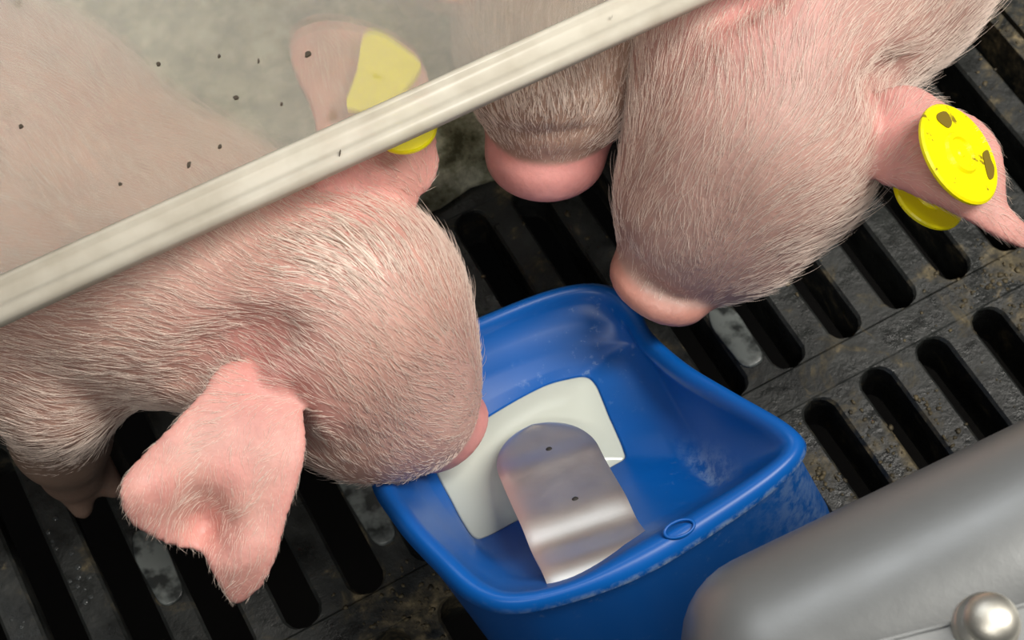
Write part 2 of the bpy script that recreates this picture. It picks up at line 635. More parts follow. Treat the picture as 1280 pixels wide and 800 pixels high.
# flat bracket along its lower flank with a bolt
q0, q1 = at(1060, 808, .168), at(1420, 716, .178)
ed = (q1 - q0) / np.linalg.norm(q1 - q0)
dn = np.cross(ed, up)
dn /= np.linalg.norm(dn)
if dn[1] > 0:
    dn = -dn
bm = bmesh.new()
cs = [q0, q1, q1 + dn * .032 - up * .012, q0 + dn * .032 - up * .012]
vt = [bm.verts.new(p) for p in cs] + [bm.verts.new(p - up * .004) for p in cs]
for f in ((0, 1, 2, 3), (7, 6, 5, 4), (0, 4, 5, 1), (1, 5, 6, 2), (2, 6, 7, 3), (3, 7, 4, 0)):
    bm.faces.new([vt[i] for i in f])
web = [q0 + dn * .001, q1 + dn * .001, q1 + dn * .005, q0 + dn * .005]
vt = [bm.verts.new(p - up * .003) for p in web] + [bm.verts.new(p - up * .042) for p in web]
for f in ((0, 1, 2, 3), (7, 6, 5, 4), (0, 4, 5, 1), (1, 5, 6, 2), (2, 6, 7, 3), (3, 7, 4, 0)):
    bm.faces.new([vt[i] for i in f])
bmesh.ops.bevel(bm, geom=list(bm.edges), offset=0.0012, segments=2, affect='EDGES')
brk = bm_obj('bracket_plate', bm, MPIPE, tube, smooth=False)
bm = bmesh.new()
bp = at(1239, 774, .178)
bmesh.ops.create_uvsphere(bm, u_segments=24, v_segments=12, radius=0.0052, matrix=Matrix.Translation(bp) @ Matrix.Diagonal((1, 1, .7, 1)))
bmesh.ops.create_cone(bm, cap_ends=True, segments=24, radius1=0.0064, radius2=0.006, depth=0.003, matrix=Matrix.Translation(bp - np.array([0, 0, .0035])))
bmesh.ops.create_cone(bm, cap_ends=True, segments=16, radius1=0.003, radius2=0.003, depth=0.012, matrix=Matrix.Translation(bp - np.array([0, 0, .009])))
tag(bm_obj('bolt', bm, MBOLT, tube), 'bright domed bolt head')

# ------------------------------------------------------------------ frosted sheet over the pen
PZ = 0.152
e0, e1 = at(-260, 527, PZ), at(1120, -105, PZ)
el = np.linalg.norm(e1 - e0)
ex = (e1 - e0) / el
ey = np.cross(up, ex)
slope = math.radians(7)
ev = ey * math.cos(slope) + up * math.sin(slope)
en = np.cross(ex, ev)


def extrude_profile(prof2, name, mat, parent):
    V, Fc = loft([[e0 + ev * v + en * w for v, w in prof2], [e1 + ev * v + en * w for v, w in prof2]])
    return mesh_obj(name, V, Fc, mat, parent, smooth=False)


sheet = empty('frosted_sheet', (e0 + e1) / 2 * np.array([1, 1, 0]) + np.array([0, 0, PZ]), 'translucent whitish plastic sheet with thick rim over the piglets', 'plastic sheet')
extrude_profile([(0.0105, 0), (0.34, 0), (0.34, .0022), (0.0105, .0022)], 'sheet_panel', MPAN, sheet)
lip = [(0.0, -.0008), (0.0002, .0016), (0.0010, .0026), (0.0022, .0030), (0.0034, .0027), (0.0040, .0020), (0.0050, .0016), (0.0072, .0016), (0.0082, .0020), (0.0089, .0029),
       (0.0096, .0031), (0.0102, .0028), (0.0108, .0021), (0.0108, -.0004), (0.006, -.0008), (0.002, -.0014)]
lo = extrude_profile(lip, 'rolled_rim', MLIP, sheet)
lo.data.shade_smooth()
MFLECK = Mat('brown_fleck').set(Base_Color=(0.05, 0.035, 0.02, 1), Roughness=0.7).m
for px, py, sz in ((236, 206, 4.5), (275, 183, 2.5), (295, 122, 3.2), (323, 76, 3.6), (425, 191, 4.0), (198, 80, 2.8), (26, 158, 2.8), (385, 68, 4), (274, 70, 2.4), (765, 21, 2.2), (352, 130, 2.2), (150, 230, 2.0)):
    d_ = CR @ np.array([(px - 640) / F, -(py - 400) / F, -1.0])
    hgt = .0033 if px == 425 else .0024
    q = CP + d_ * (((e0 + en * hgt - CP) @ en) / (d_ @ en))
    rr_ = sz * depth(q) / F
    an = random.uniform(0, 3)
    fl = [q + (ex * math.cos(a) * (1.5 if k_ % 2 else 1.2) * math.cos(an) + ev * math.sin(a) + ex * math.sin(a) * math.sin(an) * .6) * rr_ * random.uniform(.7, 1.1) for k_, a in enumerate(np.linspace(0, 2 * math.pi, 10)[:-1])]
    V, Fc = loft([np.array(fl) - en * .0003, np.array(fl) * .9 + q * .1 + en * .0003])
    mesh_obj('dirt_fleck', V, Fc, MFLECK, sheet, smooth=False)


# ------------------------------------------------------------------ signed-distance modelling of the piglets
def sd_cone(p, a, ra, b, rb):
    ba = (b - a).astype(np.float32)
    l2 = float(ba @ ba)
    rr = ra - rb
    a2 = l2 - rr * rr
    if a2 <= 1e-12:
        c, r = (a, ra) if ra > rb else (b, rb)
        return np.linalg.norm(p - c.astype(np.float32), axis=-1) - r
    il2 = 1 / l2
    pa_ = p - a.astype(np.float32)
    y = pa_ @ ba
    z = y - l2
    x2 = ((pa_ * l2 - ba * y[..., None]) ** 2).sum(-1)
    y2 = y * y * l2
    z2 = z * z * l2
    k = np.sign(rr) * rr * rr * x2
    d = (np.sqrt(x2 * a2 * il2) + y * rr) * il2 - ra
    m1 = np.sign(z) * a2 * z2 > k
    m2 = np.sign(y) * a2 * y2 < k
    d = np.where(m2, np.sqrt(x2 + y2) * il2 - ra, d)
    d = np.where(m1, np.sqrt(x2 + z2) * il2 - rb, d)
    return d


def sd_disc(p, c, n, R_, t, ro):
    q = p - c.astype(np.float32)
    h = q @ n.astype(np.float32)
    r = np.sqrt(np.maximum((q * q).sum(-1) - h * h, 0))
    x, y = r - R_ + ro, np.abs(h) - t + ro
    return np.minimum(np.maximum(x, y), 0) + np.sqrt(np.maximum(x, 0) ** 2 + np.maximum(y, 0) ** 2) - ro


def smin(a, b, k):
    h = np.maximum(k - np.abs(a - b), 0) / k
    return np.minimum(a, b) - h * h * k * 0.25


def smax(a, b, k):
    return -smin(-a, -b, k)


def surface_nets(fn, lo, hi, h):
    B = 14
    nb = np.ceil((hi - lo) / (h * B)).astype(int)
    n = nb * B + 1
    f = np.full(n, 1.0, np.float32)
    for i in range(nb[0]):
        for j in range(nb[1]):
            ks = np.arange(nb[2])
            cc = lo + (np.stack([np.full(nb[2], i), np.full(nb[2], j), ks], -1) + 0.5) * B * h
            d0 = fn(cc.astype(np.float32))
            for k in range(nb[2]):
                sl = np.s_[i * B:(i + 1) * B + 1, j * B:(j + 1) * B + 1, k * B:(k + 1) * B + 1]
                if abs(d0[k]) > B * h * 0.87 + 0.008:
                    f[sl] = d0[k]
                    continue
                g = np.stack(np.meshgrid(np.arange(i * B, (i + 1) * B + 1), np.arange(j * B, (j + 1) * B + 1), np.arange(k * B, (k + 1) * B + 1), indexing='ij'), -1)
                f[sl] = fn((lo + g * h).astype(np.float32))
    s = f < 0
    c = s[:-1, :-1, :-1].astype(np.int8)
    acc = np.zeros((n[0] - 1, n[1] - 1, n[2] - 1), np.int8)
    for dx in (0, 1):
        for dy in (0, 1):
            for dz in (0, 1):
                acc += s[dx:n[0] - 1 + dx, dy:n[1] - 1 + dy, dz:n[2] - 1 + dz]
    cell = (acc > 0) & (acc < 8)
    idx = np.full(cell.shape, -1, np.int64)
    I = np.argwhere(cell)
    idx[cell] = np.arange(len(I))
    sumv = np.zeros((len(I), 3))
    cnt = np.zeros(len(I))
    corners = [(a, b_, c_) for a in (0, 1) for b_ in (0, 1) for c_ in (0, 1)]
    for A in corners:
        for ax_ in range(3):
            if A[ax_] == 0:
                Bc = list(A)
                Bc[ax_] = 1
                fa = f[I[:, 0] + A[0], I[:, 1] + A[1], I[:, 2] + A[2]]
                fb = f[I[:, 0] + Bc[0], I[:, 1] + Bc[1], I[:, 2] + Bc[2]]
                m = (fa < 0) != (fb < 0)
                t = np.where(m, fa / np.where(m, fa - fb, 1), 0)
                pt = np.tile(np.array(A, float), (len(I), 1))
                pt[:, ax_] += t
                sumv[m] += pt[m]
                cnt[m] += 1
    V_ = lo + (I + sumv / cnt[:, None]) * h
    quads = []
    for ax_ in range(3):
        o1, o2 = [(1, 2), (2, 0), (0, 1)][ax_]
        sl0 = [slice(None)] * 3
        sl1 = [slice(None)] * 3
        sl0[ax_], sl1[ax_] = slice(0, -1), slice(1, None)
        ch = s[tuple(sl0)] != s[tuple(sl1)]
        E_ = np.argwhere(ch)
        ok = (E_[:, o1] > 0) & (E_[:, o2] > 0) & (E_[:, o1] < cell.shape[o1]) & (E_[:, o2] < cell.shape[o2])
        E_ = E_[ok]
        ins = s[tuple(E_.T)]

        def cid(d1, d2):
            Q = E_.copy()
            Q[:, o1] -= d1
            Q[:, o2] -= d2
            return idx[tuple(Q.T)]
        q = np.stack([cid(1, 1), cid(0, 1), cid(0, 0), cid(1, 0)], -1)
        q[~ins] = q[~ins][:, ::-1]
        quads.append(q)
    return V_, np.concatenate(quads)


def ear_shell(outline, inner, thick, dents=()):
    """A leaf-shaped ear: outline and inner points are (px, py, z); returns a closed shell."""
    ol = closed_spline([(a, b, c) for a, b, c in outline], 5)
    cp = np.array(inner + outline, float)
    c0_ = np.array(inner[0][:2], float)

    x0, y0 = cp[:, 0].mean(), cp[:, 1].mean()

    def basis(x, y):
        u_, v_ = (x - x0) / 100, (y - y0) / 100
        return np.stack([np.ones_like(u_), u_, v_, u_ * u_, u_ * v_, v_ * v_], -1)
    coef = np.linalg.lstsq(basis(cp[:, 0], cp[:, 1]), cp[:, 2], rcond=None)[0]

    def zz(x, y):
        z_ = float(basis(np.array(x, float), np.array(y, float)) @ coef)
        for dx_, dy_, sg_, dz_ in dents:
            z_ += dz_ * math.exp(-((x - dx_) ** 2 + (y - dy_) ** 2) / (2 * sg_ * sg_))
        return z_
    T = [0.0, .2, .4, .6, .75, .87, .95, 1.0]
    n = len(ol)
    pts, th = [], []
    for t in T[1:]:
        for q in ol:
            xy = c0_ + (q[:2] - c0_) * t
            pts.append(at(xy[0], xy[1], zz(*xy)))
            th.append(thick * (0.35 + 0.65 * math.sqrt(max(1 - t * t, 0))))
    pc = at(*c0_, zz(*c0_))
    pts = np.array(pts)
    th = np.array(th)
    view = CP - pc
    view /= np.linalg.norm(view)
    nr = (view + up)
    nr = nr / np.linalg.norm(nr)
    top = pts + nr * th[:, None]
    bot = pts - nr * th[:, None]
    V_ = [pc + nr * thick] + list(top) + [pc - nr * thick] + list(bot)
    m = len(pts) + 1
    Fc_ = []
    R_ = len(T) - 1
    for i in range(n):
        j = (i + 1) % n
        Fc_.append((0, 1 + i, 1 + j))
        Fc_.append((m, m + 1 + j, m + 1 + i))
        for r_ in range(R_ - 1):
            a, b = 1 + r_ * n, 1 + (r_ + 1) * n
            Fc_.append((a + i, b + i, b + j, a + j))
            Fc_.append((m + a + j, m + b + j, m + b + i, m + a + i))
        a = 1 + (R_ - 1) * n
        Fc_.append((a + i, m + a + i, m + a + j, a + j))
    return V_, Fc_, ol


def tri_mesh(me):
    me.calc_loop_triangles()
    nv = len(me.vertices)
    co = np.empty(nv * 3, np.float32)
    me.vertices.foreach_get('co', co)
    no = np.empty(nv * 3, np.float32)
    me.vertices.foreach_get('normal', no)
    t = np.empty(len(me.loop_triangles) * 3, np.int32)
    me.loop_triangles.foreach_get('vertices', t)
    return co.reshape(-1, 3).astype(float), no.reshape(-1, 3).astype(float), t.reshape(-1, 3)


def build_piglet(label, chains, disc, ears, eyes, skin_fn, n_hair, wet, hair_len, grooves):
    """chains: lists of (point, radius); the first chain runs nose -> rump and gives the comb direction."""
    prims = []
    for ch, k in chains:
        for (a, ra), (b, rb) in zip(ch[:-1], ch[1:]):
            prims.append((a, ra, b, rb, k))
    dc, dn_, dR, dT = disc
    sdv = np.cross(dn_, up)
    sdv /= np.linalg.norm(sdv)
    dup = np.cross(sdv, dn_)

    def fn(p):
        d = None
        for a, ra, b, rb, k in prims:
            e = sd_cone(p, a, ra, b, rb)
            d = e if d is None else smin(d, e, k)
        d = smin(d, sd_disc(p, dc, dn_, dR, dT, dT * 0.8), 0.003)
        for sg in (-1, 1):
            nc = (dc + dn_ * (dT + .0004) + sdv * sg * dR * 0.38 + dup * dR * .05).astype(np.float32)
            d = smax(d, -(np.linalg.norm(p - nc, axis=-1) - 0.0026), 0.0015)
        return d
    fn0 = fn

    def hit(px, py):
        d_ = CR @ np.array([(px - 640) / F, -(py - 400) / F, -1.0])
        d_ /= np.linalg.norm(d_)
        t_ = 0.1
        for _ in range(60):
            t_ += float(fn0((CP + d_ * t_).astype(np.float32)[None])[0])
        return CP + d_ * t_
    gv = [([hit(*q) for q in line], r_) for line, r_ in (grooves or [])]

    def fn(p):
        d = fn0(p)
        for line, r_ in gv:
            for a, b in zip(line[:-1], line[1:]):
                d = smax(d, -sd_cone(p, a, r_, b, r_), r_ * 2.2)
        return d
    allp = np.array([q for ch, _ in chains for q, _ in ch])
    allr = np.array([r_ for ch, _ in chains for _, r_ in ch])
    lo_ = (allp - allr[:, None]).min(0) - 0.006
    hi_ = (allp + allr[:, None]).max(0) + 0.006
    lo_ = np.minimum(lo_, dc - dR - 0.008)
    hi_ = np.maximum(hi_, dc + dR + 0.008)
    V_, Q_ = surface_nets(fn, lo_, hi_, 0.0016)
    V_ = [tuple(v) for v in V_]
    Fc_ = [tuple(map(int, q)) for q in Q_]
    outs = []
    for ear in ears:
        inner = ear[1]
        ve, fe, ol = ear_shell(*ear)
        off = len(V_)
        V_ += [tuple(v) for v in ve]
        Fc_ += [tuple(i + off for i in f) for f in fe]
        outs.append((ol, inner))
    base_p = chains[0][0][-1][0]
    root = empty('piglet', (base_p[0], base_p[1], 0), label, 'piglet', 'piglets feeding at the bowl')
    tmp = mesh_obj('body', V_, Fc_, MSK)
    rm = tmp.modifiers.new('r', 'REMESH')
    rm.mode, rm.voxel_size, rm.use_smooth_shade = 'VOXEL', 0.00115, True
    s_ = tmp.modifiers.new('s', 'SMOOTH')
    s_.factor, s_.iterations = 0.5, 5
    dg = bpy.context.evaluated_depsgraph_get()
    me = bpy.data.meshes.new_from_object(tmp.evaluated_get(dg))
    bpy.data.objects.remove(tmp)
    me.name = 'body'
    body = bpy.data.objects.new('body', me)
    COL.objects.link(body)
    me.materials.clear()
    me.materials.append(MSK)
    me.shade_smooth()
    body.parent = root
    body.matrix_parent_inverse = Matrix.Translation(-Vector(root.location))
    co, no, tri = tri_mesh(me)
    # ear weight and nose weight per vertex
    ear_w = np.zeros(len(co))
    ear_dir = np.zeros((len(co), 3))
    for ol, inner in outs:
        base_pt = at(*inner[-1])
        far = max((at(*q) for q in ol), key=lambda q: np.linalg.norm(q - base_pt))
        dv = far - base_pt
        L_ = np.linalg.norm(dv)
        pts = np.array([at(*q) for q in ol[::2]] + [at(*q) for q in inner])
        dmin = np.full(len(co), 9.0)
        for q in pts:
            dmin = np.minimum(dmin, np.linalg.norm(co - q, axis=1))
        t = (co - base_pt) @ dv / L_ / L_
        w = np.clip(1.15 - dmin / 0.012, 0, 1) * np.clip(t * 3 + 0.35, 0, 1)
        ear_w = np.maximum(ear_w, w)
        ear_dir[w > 0.15] = dv / L_
    hn = (co - dc) @ dn_
    rr = np.linalg.norm((co - dc) - hn[:, None] * dn_, axis=1)
    nose_w = np.clip((hn + dT * 1.25) / 0.0012, 0, 1) * np.clip((dR * 1.15 - rr) / 0.001, 0, 1)
    colr = skin_fn(co, ear_w, nose_w)
    attr = me.color_attributes.new('skin', 'FLOAT_COLOR', 'POINT')
    attr.data.foreach_set('color', np.concatenate([colr, np.ones((len(co), 1))], 1).astype(np.float32).ravel())
    # eyes
    for q, r_ in eyes:
        b = bmesh.new()
        bmesh.ops.create_uvsphere(b, u_segments=16, v_segments=10, radius=r_, matrix=Matrix.Translation(q))
        bm_obj('eye', b, MEYE, root)
    # hair
    spine = np.array([q for q, _ in chains[0][0]])
    fc = co[tri].mean(1)
    fnorm = no[tri].mean(1)
    ar = np.linalg.norm(np.cross(co[tri[:, 1]] - co[tri[:, 0]], co[tri[:, 2]] - co[tri[:, 0]]), axis=1) / 2
    pp = proj(fc)
    vis = (pp[:, 0] > -160) & (pp[:, 0] < 1440) & (pp[:, 1] > -160) & (pp[:, 1] < 960)
    vw = CP - fc
    vw /= np.linalg.norm(vw, axis=1)[:, None]
    facing = (vw * fnorm).sum(1)
    wgt = ar * vis * (facing > -0.45) * np.clip(1 - nose_w[tri].mean(1) * 1.3, 0, 1) * np.clip((fc[:, 2] - 0.048) / 0.03, 0, 1) * (1 + 1.2 * wet(pp)) * (1 - 0.35 * ear_w[tri].mean(1))
    pk = RNG.choice(len(tri), n_hair, p=wgt / wgt.sum())
    u = RNG.random((n_hair, 2))
    fl = u.sum(1) > 1
    u[fl] = 1 - u[fl]
    bw = np.stack([1 - u.sum(1), u[:, 0], u[:, 1]], -1)[:, :, None]
    rp = (co[tri[pk]] * bw).sum(1)
    rn = (no[tri[pk]] * bw).sum(1)
    rn /= np.linalg.norm(rn, axis=1)[:, None]
    ew = ear_w[tri[pk]].mean(1)
    ed_ = ear_dir[tri[pk]].mean(1)
    comb = np.zeros_like(rp)
    for a, b in zip(spine[:-1], spine[1:]):
        mpt = (a + b) / 2
        dv = (b - a) / np.linalg.norm(b - a)
        w = np.exp(-((rp - mpt) ** 2).sum(1) / (2 * 0.028 ** 2)) + 1e-6
        comb += dv * w[:, None]
    comb /= np.linalg.norm(comb, axis=1)[:, None]
    swirl = np.sin(rp[:, 0] * 95 + 1.3) * np.cos(rp[:, 1] * 110) * 0.45
    comb = comb * (1 - ew[:, None]) + ed_ * ew[:, None] * 1.2
    tang = comb - rn * (comb * rn).sum(1)[:, None]
    tang /= np.linalg.norm(tang, axis=1)[:, None] + 1e-6
    sidev = np.cross(rn, tang)
    tang = tang + sidev * (swirl + RNG.normal(0, 0.20, n_hair))[:, None]
    tang /= np.linalg.norm(tang, axis=1)[:, None]
    wetw = wet(proj(rp))
    ln = hair_len * RNG.uniform(0.45, 1.35, n_hair) * (1 - 0.60 * ew) * np.clip((rp[:, 2] - 0.03) / 0.065, 0.3, 1) * np.clip(0.42 + 0.58 * np.linalg.norm(rp - dc, axis=1) / 0.055, 0.4, 1)
    lift = np.clip(RNG.normal(0.20, 0.09, n_hair), 0.04, 0.9) * (1 - 0.45 * wetw) + 0.10 * ew
    lock = (wetw > 0.3) & (RNG.random(n_hair) < 0.075)
    ln[lock] *= 1.35
    lift[lock] = 0.16
    longer = (RNG.random(n_hair) < 0.07) & (ew < 0.25)
    ln[longer] *= 1.9
    lift[longer] += 0.16
    K = 5
    pts = np.empty((n_hair, K, 3))
    for k in range(K):
        s = k / (K - 1)
        pts[:, k] = rp + tang * (ln * s)[:, None] + rn * (ln * lift * (s - 0.55 * s * s))[:, None]
    pts[:, :, 2] -= (np.linspace(0, 1, K) ** 2 * 0.0006)[None]
    # gather neighbouring tips into locks
    cell_ = np.floor(rp / np.where(wetw > 0.3, 0.0028, 0.0026)[:, None]).astype(np.int64)
    key = cell_[:, 0] * 73856093 ^ cell_[:, 1] * 19349663 ^ cell_[:, 2] * 83492791
    uq, inv = np.unique(key, return_inverse=True)
    cnt = np.bincount(inv)
    tm = np.stack([np.bincount(inv, pts[:, -1, a]) / cnt for a in range(3)], -1)[inv]
    cl = 0.30 + 0.45 * wetw
    for k in range(1, K):
        s = (k / (K - 1)) ** 1.3
        pts[:, k] += (tm - pts[:, -1]) * (cl * s)[:, None] if k < K - 1 else 0
    pts[:, -1] += (tm - pts[:, -1]) * cl[:, None]
    rad_ = np.array([1.0, .92, .8, .6, .25])[None] * (RNG.uniform(0.7, 1.25, n_hair) * (0.000045 + 0.00006 * wetw) * (1 - 0.45 * ew))[:, None]
    rad_[lock] *= 2.6
    sizes = [K] * n_hair
    pts_all, rad_all = pts.reshape(-1, 3), rad_.ravel()
    hc = bpy.data.hair_curves.new('hair')
    hc.add_curves(sizes)
    hc.points.foreach_set('position', pts_all.astype(np.float32).ravel())
    hc.points.foreach_set('radius', rad_all.astype(np.float32))
    hc.materials.append(MHAIR)
    ho = bpy.data.objects.new('hair', hc)
    COL.objects.link(ho)
    ho.parent = root
    ho.matrix_parent_inverse = Matrix.Translation(-Vector(root.location))
    tag(ho, 'fine pale bristles', kind='stuff')
    return root


def leg_chain(top_p, r0, foot_xy, zf=None):
    """Shoulder or hip -> knee -> hoof standing on the floor."""
    zf = 0.0175 if foot_xy[1] > 0.106 else 0.0015
    f = np.array([foot_xy[0], foot_xy[1], zf])
    kn = top_p * 0.42 + f * 0.58
    return [(top_p, r0), (kn, r0 * 0.52), (f + np.array([0, 0, .016]), r0 * 0.36), (f + np.array([0, 0, .007]), r0 * 0.38)]


EARC = np.array([0.74, 0.34, 0.30])
NOSE = np.array([0.70, 0.27, 0.23])


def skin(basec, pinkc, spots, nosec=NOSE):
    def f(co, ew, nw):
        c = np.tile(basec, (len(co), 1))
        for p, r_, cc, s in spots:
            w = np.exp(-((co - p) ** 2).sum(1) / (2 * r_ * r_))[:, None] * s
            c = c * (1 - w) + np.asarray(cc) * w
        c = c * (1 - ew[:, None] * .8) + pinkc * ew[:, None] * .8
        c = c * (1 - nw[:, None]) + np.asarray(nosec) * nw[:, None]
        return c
    return f


def unit(v):
    return v / np.linalg.norm(v)


# ---- piglet with its snout in the bowl (left)
L_E, L_S, L_H = ball(534, 522, .070, 52), ball(492, 486, .086, 90), ball(424, 396, .104, 146)
L_N, L_B1 = ball(215, 325, .104, 165), ball(-20, 250, .098, 240)
bdir = unit((L_B1[0] - L_N[0]) * np.array([1, 1, 0]))
L_B2 = (L_B1[0] + bdir * 0.10 + up * -.002, 0.054)
L_B3 = (L_B2[0] + bdir * 0.085, 0.047)
lchain = [L_E, L_S, L_H, L_N, L_B1, L_B2, L_B3]
ljaw = [ball(520, 540, .060, 40), ball(450, 498, .085, 80), ball(360, 430, .090, 110)]
ldn = unit(at(600, 575, .050) - at(545, 528, .066))
lleg_top = at(72, 470, .084)
lfore = [(lleg_top, .0205), (at(76, 545, .045), .0125), (at(90, 585, .020), .0105)]
ltoe = [(at(88, 592, .016), .0075), (at(103, 636, .005), .0036)]
ltoe2 = [(at(108, 580, .016), .0075), (at(143, 610, .006), .0036)]
svl = np.cross(bdir, up)
lear = ([(282, 452, .121), (250, 492, .122), (200, 545, .124), (160, 588, .126), (148, 622, .124), (170, 662, .119), (215, 684, .112), (252, 692, .106), (263, 716, .102),
         (282, 748, .097), (300, 756, .096), (325, 738, .098), (346, 700, .103), (362, 640, .110), (382, 570, .113), (378, 515, .114), (350, 462, .117)],
        [(290, 590, .119), (255, 660, .106), (305, 690, .106), (200, 610, .126), (320, 520, .121), (320, 478, .119)], 0.0024,
        [(258, 655, 26, -.010), (300, 700, 30, .004), (185, 620, 32, .004)])
lear2 = ([(408, 300, .127), (392, 240, .132), (392, 150, .137), (362, 78, .136), (372, 36, .134), (425, 26, .135), (500, 50, .137), (534, 90, .137), (542, 150, .134), (550, 205, .128), (532, 244, .121), (492, 272, .117)],
         [(450, 150, .138), (450, 90, .138), (440, 215, .134), (445, 272, .125)], 0.0022)
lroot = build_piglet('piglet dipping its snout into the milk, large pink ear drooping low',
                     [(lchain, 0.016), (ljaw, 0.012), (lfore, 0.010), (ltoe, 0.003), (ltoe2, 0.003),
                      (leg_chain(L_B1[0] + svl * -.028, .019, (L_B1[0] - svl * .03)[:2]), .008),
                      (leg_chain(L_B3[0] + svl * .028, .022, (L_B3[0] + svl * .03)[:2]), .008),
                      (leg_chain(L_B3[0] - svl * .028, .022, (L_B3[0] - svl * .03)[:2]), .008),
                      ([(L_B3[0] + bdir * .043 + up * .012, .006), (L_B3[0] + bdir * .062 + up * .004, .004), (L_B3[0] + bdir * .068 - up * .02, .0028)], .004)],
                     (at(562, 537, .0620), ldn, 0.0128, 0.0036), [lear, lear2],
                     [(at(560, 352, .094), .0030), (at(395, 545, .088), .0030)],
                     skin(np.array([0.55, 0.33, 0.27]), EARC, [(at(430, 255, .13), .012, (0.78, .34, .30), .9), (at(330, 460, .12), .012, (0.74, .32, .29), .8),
                                                              (at(520, 470, .10), .012, (0.46, .29, .25), .6), (at(72, 520, .07), .02, (0.30, .21, .16), .9), (at(80, 560, .045), .022, (0.26, .18, .13), .95), (at(95, 610, .01), .02, (0.22, .15, .11), .95)], (0.52, .22, .20)),  # brown leg spots: dirt plus the body's shade, painted into the skin colour
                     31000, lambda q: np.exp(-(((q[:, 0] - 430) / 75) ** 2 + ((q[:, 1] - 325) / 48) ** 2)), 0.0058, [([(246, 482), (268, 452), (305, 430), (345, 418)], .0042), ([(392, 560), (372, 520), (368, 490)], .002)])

# ---- piglet nosing out from below the sheet (middle)
M_E, M_S, M_H = ball(686, 152, .098, 60), ball(693, 106, .105, 84), ball(696, 40, .106, 114)
M_N = ball(706, -70, .102, 112)
mdir = unit((M_N[0] - M_S[0]) * np.array([1, 1, 0]))
mdir = np.array([mdir[0] * .87 - mdir[1] * .5, mdir[0] * .5 + mdir[1] * .87, 0])
M_B1, M_B2, M_B3 = (M_N[0] + mdir * .06 - up * .006, .046), (M_N[0] + mdir * .15 - up * .006, .052), (M_N[0] + mdir * .23 - up * .006, .044)
mchain = [M_E, M_S, M_H, M_N, M_B1, M_B2, M_B3]
mjaw = [ball(688, 178, .084, 46), ball(696, 120, .088, 74), ball(706, 40, .090, 95)]
mdn = unit(at(681, 262, .071) - at(682, 200, .090))
svm = np.cross(mdir, up)
mear = lambda s: ([(702 + (x - 702) * (.62 if s > 0 else 1), y, z) for x, y, z in [(702 + s * 70, 40, .120), (702 + s * 110, 10, .124), (702 + s * 165, 0, .122), (702 + s * 200, -40, .118), (702 + s * 180, -90, .118), (702 + s * 120, -90, .122), (702 + s * 70, -50, .122)]],
                  [(702 + (x - 702) * (.62 if s > 0 else 1), y, z) for x, y, z in [(702 + s * 130, -40, .123), (702 + s * 80, -10, .122)]], 0.0022)
mroot = build_piglet('piglet poking only its broad pink snout from under the sheet',
                     [(mchain, 0.014), (mjaw, 0.010),
                      (leg_chain(M_B1[0] + svm * .026, .018, (M_B1[0] + svm * .028)[:2]), .008), (leg_chain(M_B1[0] - svm * .026, .018, (M_B1[0] - svm * .028)[:2]), .008),
                      (leg_chain(M_B3[0] + svm * .024, .020, (M_B3[0] + svm * .026)[:2]), .008), (leg_chain(M_B3[0] - svm * .024, .020, (M_B3[0] - svm * .026)[:2]), .008)],
                     (at(682, 189, .0900), mdn, 0.0174, 0.0066), [mear(1), mear(-1)],
                     [(at(612, 60, .112), .003), (at(792, 60, .112), .003)],
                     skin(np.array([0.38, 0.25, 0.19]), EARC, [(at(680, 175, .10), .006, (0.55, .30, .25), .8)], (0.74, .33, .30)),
                     14000, lambda q: np.exp(-(((q[:, 0] - 690) / 90) ** 2 + ((q[:, 1] - 125) / 45) ** 2)) * 0.9, 0.0060, [([(618, 160), (645, 168), (690, 169), (740, 162)], .0010)])

# ---- piglet beyond the bowl with a round yellow tag (right)
R_E, R_S, R_H = ball(842, 328, .082, 56), ball(874, 262, .094, 88), ball(940, 172, .106, 136)
R_H2, R_N = ball(950, 62, .110, 152), ball(1045, -85, .106, 195)
rdir = unit((R_N[0] - R_H2[0]) * np.array([1, 1, 0]))
R_B1, R_B2 = (R_N[0] + rdir * .06 - up * .008, .050), (R_N[0] + rdir * .15 - up * .008, .047)
rchain = [R_E, R_S, R_H, R_H2, R_N, R_B1, R_B2]
rjaw = [ball(850, 336, .070, 44), ball(915, 275, .084, 82), ball(985, 215, .090, 92)]
rdn = unit(at(795, 402, .066) - at(826, 350, .080))
svr = np.cross(rdir, up)
rear1 = ([(1092, 118, .118), (1140, 106, .121), (1180, 128, .121), (1225, 150, .119), (1250, 182, .116), (1258, 220, .113), (1262, 258, .109), (1300, 296, .104), (1318, 320, .102),
          (1262, 306, .106), (1200, 272, .112), (1130, 240, .114), (1088, 222, .110), (1072, 165, .114)],
         [(1170, 195, .119), (1215, 225, .114), (1130, 160, .121), (1095, 170, .117)], 0.0024)
rear2 = ([(880, -10, .124), (850, 0, .124), (815, -40, .126), (790, -100, .122), (800, -150, .118), (850, -130, .122), (900, -70, .126), (920, -20, .124)],
         [(850, -70, .126), (870, -40, .126), (895, -15, .124)], 0.0022)
